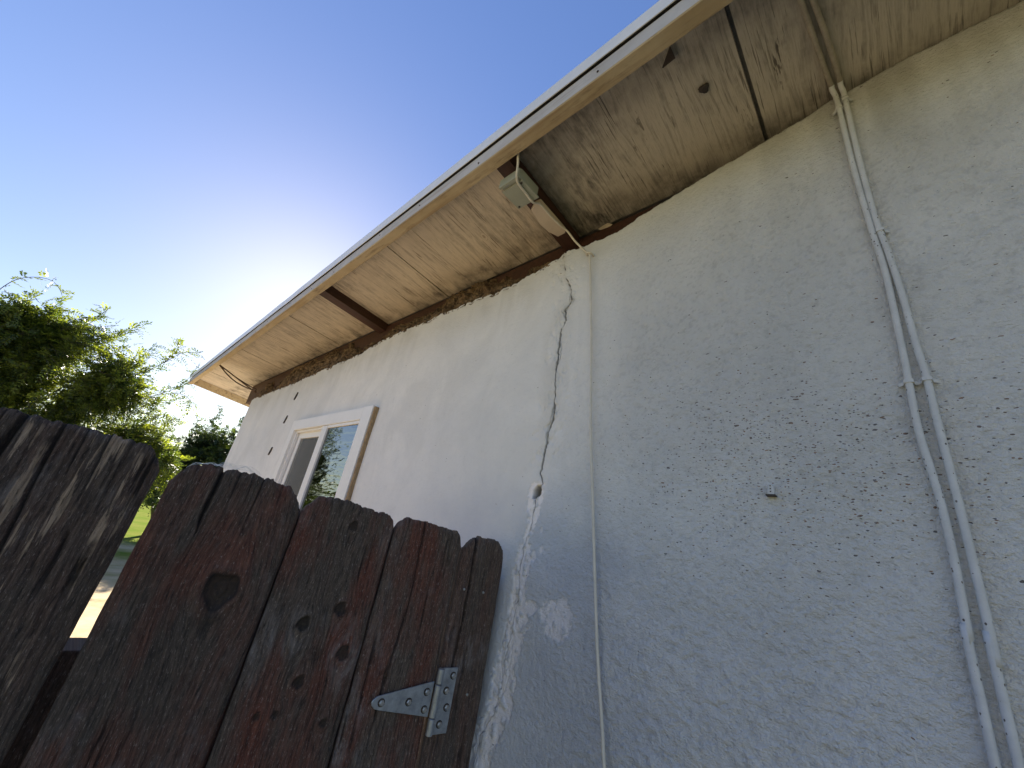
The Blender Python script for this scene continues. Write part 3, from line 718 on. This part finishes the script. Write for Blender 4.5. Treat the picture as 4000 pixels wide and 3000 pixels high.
# ------------------------------------------------------------------ fence and gate
ES = np.array([.1480, .9890, 0.]); ES /= np.linalg.norm(ES)
EN = np.array([-ES[1], ES[0], 0.])                 # towards the viewer
P0 = np.array([.9021, -.97, 0.])
def gp(s, z, d=0.):
    s = np.asarray(s, float); return P0 + s[..., None] * ES + np.asarray(d)[..., None] * EN + np.asarray(z, float)[..., None] * np.array([0, 0, 1.])
def gbox(s0, s1, d0, d1, z0, z1):
    v, f = box(s0, s1, d0, d1, z0, z1)
    v = np.array(v); return gp(v[:, 0], v[:, 2], v[:, 1]), [q[::-1] for q in f]
def picket(parent, prof, mat, seed, knots=(), cracks=(), zbot=ZG + .04, thick=.022, d0=0., lab=None, slant=0., grain=1.):
    prof = sorted(prof); s0, s1 = prof[0][0], prof[-1][0]
    nc = int((s1 - s0) / .0017); s = np.linspace(s0, s1, nc)
    zt = np.interp(s, [p[0] for p in prof], [p[1] for p in prof])
    zt = zt + .009 * fbm(s * 90, seed, seed, 3) + .006 * (vn(s * 260, seed + .5, seed) - .5)
    z_lo = -.10
    rows = np.concatenate([np.linspace(zbot, -.70, 12), np.arange(-.68, z_lo, .0038)])
    tr = np.linspace(0, 1, 40)[1:]
    Z = np.vstack([np.repeat(rows[:, None], nc, 1), rows[-1] + tr[:, None] * (zt[None, :] - rows[-1])])
    Sg = np.repeat(s[None, :], Z.shape[0], 0)
    Sg = Sg + slant * (Z - .02)
    # wobbling long edges
    e = np.clip((s - s0) / (s1 - s0), 0, 1)[None, :]
    Sg = Sg + (1 - e) * .004 * fbm(Z * 14, seed + 1.1, seed, 3) + e * .004 * fbm(Z * 14, seed + 6.1, seed, 3)
    se = Sg.copy(); kn = np.zeros_like(Z); pit = np.zeros_like(Z); D = np.zeros_like(Z)
    for (ks, kz, r, dep) in knots:
        dx, dz_ = Sg - ks, Z - kz
        g = np.exp(-(dx / (2.6 * r)) ** 2 - (dz_ / (4.2 * r)) ** 2)
        se = se - dx * .72 * g
        ang = np.arctan2(dz_, dx)
        q = np.hypot(dx / r, dz_ / (1.12 * r)) * (1 + .10 * np.sin(3 * ang + seed) + .06 * np.sin(5 * ang))
        kn = np.maximum(kn, sstep(1.05, .80, q))
        pit = np.maximum(pit, np.exp(-((q - 1.0) / .15) ** 2)); pit = np.maximum(pit, .55 * sstep(.10, .22, fbm(Sg * 160, Z * 160, seed + 9, 3)) * (q < .95)); pit = np.maximum(pit, .65 * np.exp(-((dx - .15 * r) / (.9 * r)) ** 2 - ((dz_ + 2.0 * r) / (.8 * r)) ** 2) * (r > .02))
        D = D - dep * sstep(1.1, .7, q) * (.75 + .5 * np.sin(q * 16) * .3) + .0030 * np.exp(-((q - 1.35) / .28) ** 2)
    gN = fbm(se * 210, Z * 7 + seed, seed + 2, 4); gM = fbm(se * 55, Z * 3.3, seed + 3, 3); gL = fbm(se * 14, Z * 3, seed + 4, 2)
    D = D + grain * (.0068 * gN + .0045 * gM) * (1 - .6 * kn) + .006 * gL
    fis = fbm(se * 120, Z * 5.0, seed + 5, 3)
    fm = sstep(.18, .26, fis) * sstep(-.05, .15, fbm(se * 9, Z * 3, seed + 6, 3))
    D = D - .007 * fm; pit = np.maximum(pit, .75 * fm)
    for (cpts, wd, dep) in cracks:
        cz = [p[1] for p in cpts]; cs = [p[0] for p in cpts]
        o_ = np.argsort(cz); cz = np.array(cz)[o_]; cs = np.array(cs)[o_]
        xc = np.interp(Z, cz, cs) + .003 * fbm(Z * 30, seed + 7.7, seed, 3)
        zlo, zhi = cz[0], cz[-1]
        wv = wd * np.clip(sstep(zlo - .02, zlo + .35 * (zhi - zlo) + .01, Z), .0, 1)
        m = np.exp(-((Sg - xc) / np.maximum(wv, 1e-5)) ** 2) * (Z > zlo - .02)
        m = m * sstep(zhi + .05, zhi + .01, Z)
        D = D - dep * m; pit = np.maximum(pit, m)
    ed = np.minimum((Sg - Sg[:, :1]), (Sg[:, -1:] - Sg))
    D = D - .006 * (1 - sstep(0, .008, ed)); D = D - .004 * (1 - sstep(0, .010, zt[None, :] - Z))
    fr = gp(Sg.ravel(), Z.ravel(), (D + d0).ravel())
    nr = Z.shape[0]; N_ = len(fr)
    ring = np.array(list(range(nc)) + [r * nc + nc - 1 for r in range(1, nr)] + [(nr - 1) * nc + c_ for c_ in range(nc - 2, -1, -1)] + [r * nc for r in range(nr - 2, 0, -1)])
    bk = gp(Sg.ravel()[ring], Z.ravel()[ring], np.full(len(ring), d0 - thick))
    K = len(ring); ar = np.arange(K); nx2 = np.roll(ar, -1)
    F = grid_faces(nr, nc, True).tolist()
    F += np.stack([ring, ring[nx2], N_ + nx2, N_ + ar], -1).tolist()
    F.append((N_ + ar).tolist())
    uvs = np.concatenate([np.stack([se.ravel(), Z.ravel()], -1), np.stack([Sg.ravel()[ring] + .3, Z.ravel()[ring]], -1)])
    o = obj('picket', np.vstack([fr, bk]), F, mat, parent, smooth=True, uv=uvs,
            attrs={'knot': np.concatenate([kn.ravel(), np.zeros(K)]), 'pit': np.concatenate([np.clip(pit, 0, 1).ravel(), np.zeros(K)])})
    if lab: o['label'] = lab
    return o
def rail(parent, b, mat, name='rail'):
    v, f = gbox(*b)
    n_ = len(v)
    o = obj(name, v, f, mat, parent, uv=[((p[1], p[2]) if name != 'rail' else (p[2], p[1])) for p in v], attrs={'knot': [0] * n_, 'pit': [0] * n_})
    bevel(o, .003)
    return o
gate = thing('gate', 'dark weathered wooden gate of three dog-eared boards with strap hinge', 'gate', gp(np.array(.48), np.array(ZG), np.array(0.)))
picket(gate, [(.603, -.010), (.618, .012), (.637, .032), (.711, .044), (.766, .046), (.774, .040), (.780, .046), (.808, .043), (.826, .038), (.842, .022), (.851, .002)], WOOD[1], 3,
       knots=[(.697, -.181, .027, .009)], cracks=[([(.774, .05), (.778, -.05), (.776, -.085)], .0032, .016), ([(.742, .05), (.745, -.03)], .0012, .006), ([(.695, .045), (.70, -.05)], .0014, .007), ([(.655, .04), (.657, -.02)], .001, .005)],
       slant=-.028, lab='widest gate board, charred grey with one big round knot')
picket(gate, [(.371, -.013), (.382, .004), (.396, .015), (.481, .026), (.548, .030), (.572, .025), (.590, .006), (.600, -.010)], WOOD[2], 5,
       knots=[(.476, -.025, .0095, .006), (.452, -.202, .0115, .005), (.522, -.234, .0115, .008), (.417, -.290, .0125, .004), (.494, -.342, .010, .007), (.521, -.397, .006, .004), (.554, -.398, .006, .004), (.417, -.419, .007, .004)], slant=-.018, lab='red tinged gate board with many small knots')
picket(gate, [(.159, -.026), (.166, -.010), (.182, .008), (.260, .012), (.342, .017), (.358, .002), (.368, -.014)], WOOD[3], 8,
       cracks=[([(.286, .02), (.281, -.173), (.294, -.314), (.306, -.50)], .0022, .010), ([(.335, .015), (.34, -.1)], .0012, .005)], slant=-.008, lab='maroon brown gate board carrying the hinge strap')
rail(gate, (.172, .862, -.075, -.026, -.43, -.345), WOOD[1])
rail(gate, (.172, .862, -.075, -.026, -1.55, -1.46), WOOD[1])
rail(gate, (.565, .640, -.0255, -.0235, -1.45, -.02), WOOD[1], 'gap_light_stop')  # added thin strip behind the board gap, blocks daylight showing through
rail(gate, (.345, .395, -.0255, -.0235, -1.45, -.02), WOOD[1], 'gap_light_stop')  # second added strip, keeps the next gap dark
# T hinge
hg = obj('hinge', *merge([(gp(*[np.array(a) for a in zip(*[(p[0], p[1], dd) for dd in (.006, .0105) for p in ((.166, -.350), (.166, -.424), (.300, -.4015), (.312, -.3985), (.320, -.392), (.3225, -.386), (.320, -.380), (.312, -.3745), (.300, -.372))])]),
     [tuple(range(9))[::-1], tuple(range(9, 18))] + [(i, (i + 1) % 9, 9 + (i + 1) % 9, 9 + i) for i in range(9)])]), GALV, gate)
hg['label'] = 'galvanised steel T hinge with hex bolts'
bevel(hg, .001, 1)
lf = obj('leaf', *merge([gbox(.102, .147, .006, .0105, -.462, -.322)]), GALV, hg); bevel(lf, .001, 1)
for z0, z1 in ((-.355, -.322), (-.425, -.3565), (-.461, -.4265)):
    q = [(.154, z, .0125) for z in (z0, z0 + .0015, z1 - .0015, z1)]
    P = [gp(np.array(a), np.array(b), np.array(c_)) for a, b, c_ in q]
    v, f = tube(P, [.0072, .0085, .0085, .0072], 14); obj('barrel', v, f, GALV, hg, smooth=False)
for k, (s_, z_) in enumerate([(.114, -.339), (.127, -.371), (.117, -.407), (.129, -.441), (.183, -.371), (.228, -.389), (.181, -.407), (.299, -.386)]):
    parts = []
    c0 = .0106
    P = [gp(np.array(s_), np.array(z_), np.array(d_)) for d_ in (c0, c0 + .0012)]
    v, f = tube(P, .0086, 14); obj('washer', v, f, DARKM, hg)
    P = [gp(np.array(s_), np.array(z_), np.array(d_)) for d_ in (c0 + .0012, c0 + .0045, c0 + .0055)]
    parts.append(tube(P, [.0064, .0064, .0048], 6))
    v, f = merge(parts); obj('bolt', v, f, BOLT, hg)

post = thing('hinge_post', 'narrow dog-eared post board between the gate and the wall', 'fence post', gp(np.array(.07), np.array(ZG), np.array(0.)))
picket(post, [(-.001, -.036), (.008, -.018), (.028, -.001), (.060, .002), (.100, .003), (.107, -.001), (.113, .001), (.128, -.014), (.150, -.036)], WOOD[4], 12,
       cracks=[([(.109, .01), (.108, -.101), (.109, -.222), (.114, -.317), (.118, -.42)], .0030, .017)])
rail(post, (.012, .125, -.130, -.024, ZG + .03, -.09), WOOD[4], 'post')
for s_, z_ in ((.125, -.138), (.057, -.142), (.051, -.387)):
    P = [gp(np.array(s_), np.array(z_), np.array(d_)) for d_ in (-.006, .0025, .0035)]
    v, f = tube(P, [.0034, .0034, .002], 8); obj('nail', v, f, BOLT, post)

fence = thing('fence', 'bleached dark fence boards at the left edge beside the gate gap', 'fence', gp(np.array(1.2), np.array(ZG), np.array(0.)))
picket(fence, [(.873, .012), (.886, .036), (.897, .050), (.906, .058), (.952, .058), (.995, .063), (1.029, .062), (1.066, .067), (1.074, .060), (1.082, .068), (1.110, .064), (1.128, .030)], WOOD[0], 17,
       cracks=[([(1.074, .075), (1.076, -.002), (1.078, -.25)], .0038, .016), ([(1.027, .065), (1.020, -.06), (1.010, -.20), (1.0, -.34)], .0024, .010), ([(.962, .06), (.958, -.05)], .0016, .006), ([(.995, .06), (.99, -.02)], .0013, .005)], slant=-.030, grain=1.6)
for k in range(4):
    a = 1.138 + k * .245
    picket(fence, [(a, .020), (a + .03, .058), (a + .20, .060), (a + .235, .022)], WOOD[(0, 1, 4, 0)[k]], 23 + k, slant=-.03)
rail(fence, (.93, 2.12, -.075, -.026, -.40, -.31), WOOD[4])
rail(fence, (.93, 2.12, -.075, -.026, -1.55, -1.46), WOOD[4])
rail(fence, (.842, .929, -.16, -.078, ZG + .02, -.305), WOOD[4], 'post')

# unseen boards added past the left fence end to shade the yard and wall
bw, bt = .225, .022
def shade_board(parent, p, along, mesh=None):
    if mesh is None:
        n2 = np.array([-along[1], along[0], 0.])
        P2 = [(0, ZG + .04), (bw, ZG + .04), (bw, .02), (bw - .03, .058), (.03, .058), (0, .02)]
        V_ = [np.array(p) + along * a + n2 * d + np.array([0, 0, z]) for d in (0, bt) for a, z in P2]
        F_ = [tuple(range(6))[::-1], tuple(range(6, 12))] + [(i, (i + 1) % 6, 6 + (i + 1) % 6, 6 + i) for i in range(6)]
        return obj('picket', V_, F_, WOOD[1], parent, uv=[(a, z) for d in (0, 1) for a, z in P2], attrs={'knot': [0] * 12, 'pit': [0] * 12})
m0 = None
for k in range(6):
    s_ = 2.13 + k * .235
    if m0 is None: m0 = shade_board(fence, gp(np.array(s_), np.array(0.), np.array(-.01)), ES)
    else:
        c_ = m0.copy(); COL.objects.link(c_); c_.parent = fence; c_.location = Vector(ES * .235 * k * S)
# cobweb over the shoulder of the widest gate board
web = []
rs = np.random.default_rng(5)
for k in range(22):
    a = rs.uniform(.752, .850); b = a - rs.uniform(.01, .05)
    za = np.interp(a, [.75, .81, .828, .842, .852], [.047, .044, .04, .024, .0]); zb = np.interp(b, [.70, .75, .81, .828, .842, .852], [.046, .047, .044, .04, .024, .0])
    up = rs.uniform(.002, .016) * (1 if a < .80 else .5)
    P = [gp(np.array(a + (b - a) * t), np.array(za + (zb - za) * t + up * math.sin(math.pi * t)), np.array(-.006 + rs.uniform(-.008, .006))) for t in np.linspace(0, 1, 5)]
    web.append(tube(P, .00028, 4, False))
v, f = merge(web)
tag(obj('cobweb', v, f, WEB), 'pale cobweb over the shoulder of the widest gate board', 'cobweb')

# ------------------------------------------------------------------ trees
def leaf_cloud(orig, dirs, L, pairs, ll, lw, seed, droop=.35):
    """compound leaves: orig (N,3), dirs (N,3) unit; returns verts, faces, tint"""
    r = np.random.default_rng(seed); N_ = len(orig)
    Lr = L * r.uniform(.7, 1.25, N_)
    up = np.array([0, 0, 1.])
    side = np.cross(dirs, up); side /= np.linalg.norm(side, axis=1)[:, None] + 1e-9
    nrm = np.cross(side, dirs)
    roll = r.normal(0, .5, N_)
    s2 = side * np.cos(roll)[:, None] + nrm * np.sin(roll)[:, None]; n2 = np.cross(s2, dirs)
    V = []; T = []
    base_t = r.uniform(0, 1, N_) ** 1.6
    for k in range(pairs * 2 + 1):
        j = k // 2; t = (j + 1.2) / (pairs + 1.0)
        sg = 0 if k == pairs * 2 else (1 if k % 2 else -1)
        c = orig + dirs * (Lr * t)[:, None] - up * (droop * Lr * t * t)[:, None]
        d = dirs * (.45 if sg else 1.) + s2 * sg * .9 + n2 * r.normal(0, .22, N_)[:, None] - up * .15
        d /= np.linalg.norm(d, axis=1)[:, None]
        wv = np.cross(d, n2); wv /= np.linalg.norm(wv, axis=1)[:, None] + 1e-9
        ln = (ll * r.uniform(.75, 1.2, N_))[:, None]; wd = (lw * r.uniform(.8, 1.2, N_))[:, None]
        b = c; m = c + d * ln * .5; tip = c + d * ln
        V.append(np.stack([b, m + wv * wd, tip, m - wv * wd], 1))
        T.append(np.repeat(np.clip(base_t + r.normal(0, .08, N_), 0, 1)[:, None], 4, 1))
    V = np.concatenate(V).reshape(-1, 3); T = np.concatenate(T).ravel()
    F = np.arange(len(V)).reshape(-1, 4)
    return V, F, T
def tree(name, label, cat, base, ells, ntwig, lpt, leafp, mat, seed, shoots=(), limbs=5, trunk_r=.05, group=None, reach=.6):
    r = np.random.default_rng(seed)
    t = thing(name, label, cat, base, group)
    base = np.array(base, float)
    vol = np.array([e[3] * e[4] * e[5] for e in ells]); vol = vol / vol.sum()
    ctr = np.array([e[:3] for e in ells]); mid = ctr.mean(0)
    tubes = []; nodes = []
    for k in range(limbs):
        e = ells[k % len(ells)]
        tgt = np.array(e[:3]) + r.normal(0, .25, 3) * np.array(e[3:])
        a = base + np.array([r.normal(0, .05), r.normal(0, .05), 0])
        m1 = a + (tgt - a) * .45 + np.array([r.normal(0, .12), r.normal(0, .12), .25])
        P = spline([a, m1, tgt], 8)
        tubes.append(tube(P, np.linspace(trunk_r, trunk_r * .3, len(P)), 6)); nodes += [P[i] for i in range(6, len(P))]
    nodes = np.array(nodes)
    LO = []; LD = []
    def twig(P, dens, r0, reach=reach):
        tubes.append(tube(P, np.linspace(r0, r0 * .3, len(P)), 4, False))
        seg = np.linalg.norm(np.diff(P, axis=0), axis=1); cum = np.concatenate([[0], np.cumsum(seg)])
        for q in np.linspace(max(cum[-1] * .2, cum[-1] - reach), cum[-1], dens):
            p = np.array([np.interp(q, cum, P[:, c_]) for c_ in range(3)])
            i = min(np.searchsorted(cum, q), len(P) - 1); tg = P[i] - P[i - 1]; tg /= np.linalg.norm(tg) + 1e-9
            d = tg * .5 + r.normal(0, .75, 3) + np.array([0, 0, .12]); d /= np.linalg.norm(d)
            LO.append(p); LD.append(d)
    for k in range(ntwig):
        e = ells[r.choice(len(ells), p=vol)]
        d = r.normal(0, 1, 3); d /= np.linalg.norm(d); rad = r.uniform(.25, 1.0) ** .5 * r.uniform(.9, 1.08)
        end = np.array(e[:3]) + d * rad * np.array(e[3:])
        if end[2] < ZG + .25: continue
        st = nodes[np.argmin(np.linalg.norm(nodes - end, axis=1) + r.uniform(0, .2, len(nodes)))]
        ln = np.linalg.norm(end - st)
        st2 = st
        m1 = (st2 + end) / 2 + np.array([0, 0, .10]) + r.normal(0, .05, 3)
        twig(spline([st2, m1, end], 5), lpt, .006)
    for P in shoots:
        twig(spline(P, 8), int(lpt * 2.6), .009, 9.)
    v, f = merge(tubes); obj('trunk', v, f, BARK, t, smooth=True)
    V, F, T = leaf_cloud(np.array(LO), np.array(LD), *leafp, seed + 1)
    obj('crown', V, F, mat, t, attrs={'tint': T})
    return t
K = 1.84
def sc3(L_, k): return [tuple(q * k for q in e) for e in L_]
tree('feathery_tree', 'tall feathery leaved tree rising behind the left fence boards', 'tree', (14.6, 2.2, ZG),
     sc3([(7.8, 1.15, .45, .85, .75, 1.30), (7.5, .50, .80, .7, .60, 1.10), (7.5, .10, .75, .5, .45, .90), (7.6, -.30, .45, .45, .42, .85), (7.7, .5, -.2, .8, .8, .6), (7.5, 1.1, 1.25, .5, .55, .65), (7.5, -.55, .25, .35, .30, .55), (7.5, .72, 1.2, .45, .42, .62), (7.6, 1.6, .9, .5, .5, .85), (7.5, -.78, .10, .30, .28, .42)], K),
     2300, 10, (.27, 5, .075, .0165), LEAF, 11, limbs=9, trunk_r=.09, reach=1.0,
     shoots=[sc3(q, K) for q in [[(7.6, 1.5, 1.5), (7.6, 1.40, 1.95), (7.55, 1.17, 2.10), (7.5, .98, 1.95), (7.5, .95, 1.7)],
             [(7.5, .8, 1.4), (7.5, .62, 1.75), (7.45, .55, 1.98)], [(7.5, .5, 1.4), (7.5, .30, 1.75), (7.45, .20, 1.93)], [(7.5, .1, 1.2), (7.5, -.02, 1.5), (7.45, -.05, 1.72)],
             [(7.5, -.10, 1.3), (7.5, -.28, 1.62), (7.5, -.40, 1.80), (7.5, -.58, 1.86)], [(7.5, -.25, 1.55), (7.5, -.30, 1.75), (7.5, -.32, 1.9)],
             [(7.5, -.25, 1.0), (7.5, -.50, 1.25), (7.5, -.60, 1.50), (7.5, -.62, 1.68)], [(7.5, -.35, 1.1), (7.5, -.60, 1.20), (7.5, -.76, 1.12), (7.5, -.78, .95)],
             [(7.5, -.30, .8), (7.5, -.58, .85), (7.5, -.72, .75)], [(7.5, -.30, .5), (7.5, -.65, .45), (7.5, -.85, .25), (7.5, -.9, .05)]]])
K = 1.62
tree('dark_shrub', 'dark dense shrub low between the tree and the house corner', 'shrub', (20, -2.8, ZG),
     sc3([(12.3, -1.95, .60, .9, .62, 1.05), (12.2, -1.35, .25, .8, .55, .85), (12.4, -2.6, .62, .8, .6, 1.05)], K),
     800, 10, (.22, 4, .085, .022), LEAFD, 31, limbs=6, trunk_r=.08, reach=.9, shoots=[sc3(q, K) for q in [[(12.2, -1.75, 1.2), (12.2, -1.80, 1.6), (12.2, -1.86, 1.95)], [(12.2, -2.3, 1.1), (12.2, -2.35, 1.5), (12.2, -2.40, 1.9)], [(12.2, -1.5, .9), (12.2, -1.5, 1.2), (12.2, -1.52, 1.5)]]])
for k, (x, y, h_) in enumerate(((46, 3.0, 3.4), (52, -4.5, 4.0), (49, -11.5, 3.2), (55, 11, 4.2))):
    tree('far_tree', ('round far tree across the lawn behind the feathery tree', 'far tree across the lawn seen through the gap beside the gate', 'far tree across the lawn behind the dark shrub', 'leftmost far tree across the lawn')[k], 'tree', (x, y, ZG),
         [(x, y, h_ * .35, 2.6, 3.2, h_ * .6), (x, y + 2, h_ * .1, 2.2, 2.6, h_ * .5), (x, y - 2, h_ * .1, 2.2, 2.6, h_ * .45)], 260, 8, (.55, 3, .30, .10), LEAFF, 51 + k, limbs=4, trunk_r=.2, group='trees across the lawn', reach=1.5)

hd = tree('hedge_shrub', 'middle leafy hedge shrub across the yard, mirrored low in the window pane', 'shrub', (17.4, 5.4, ZG),
          [(17.4, 5.4, -.6, 1.1, .9, 1.4), (18.3, 5.6, -.45, .9, .8, 1.3), (16.5, 5.3, -.8, .9, .8, 1.1)], 360, 8, (.26, 4, .11, .035), LEAFD, 71, limbs=4, trunk_r=.07, reach=.9, group='hedge opposite the house')
for k, (dx, dy) in enumerate(((2.7, .7), (-2.7, -.6))):
    r_ = hd.copy(); COL.objects.link(r_); r_.location = hd.location + Vector((dx * S, dy * S, 0)); r_.rotation_euler = (0, 0, .15 * (k % 3) - .1)
    r_['label'] = ('farthest leafy hedge shrub across the yard, mirrored low in the window pane', 'nearest leafy hedge shrub across the yard, mirrored low in the window pane')[k]
    for ch in list(hd.children):
        c_ = ch.copy(); COL.objects.link(c_); c_.parent = r_
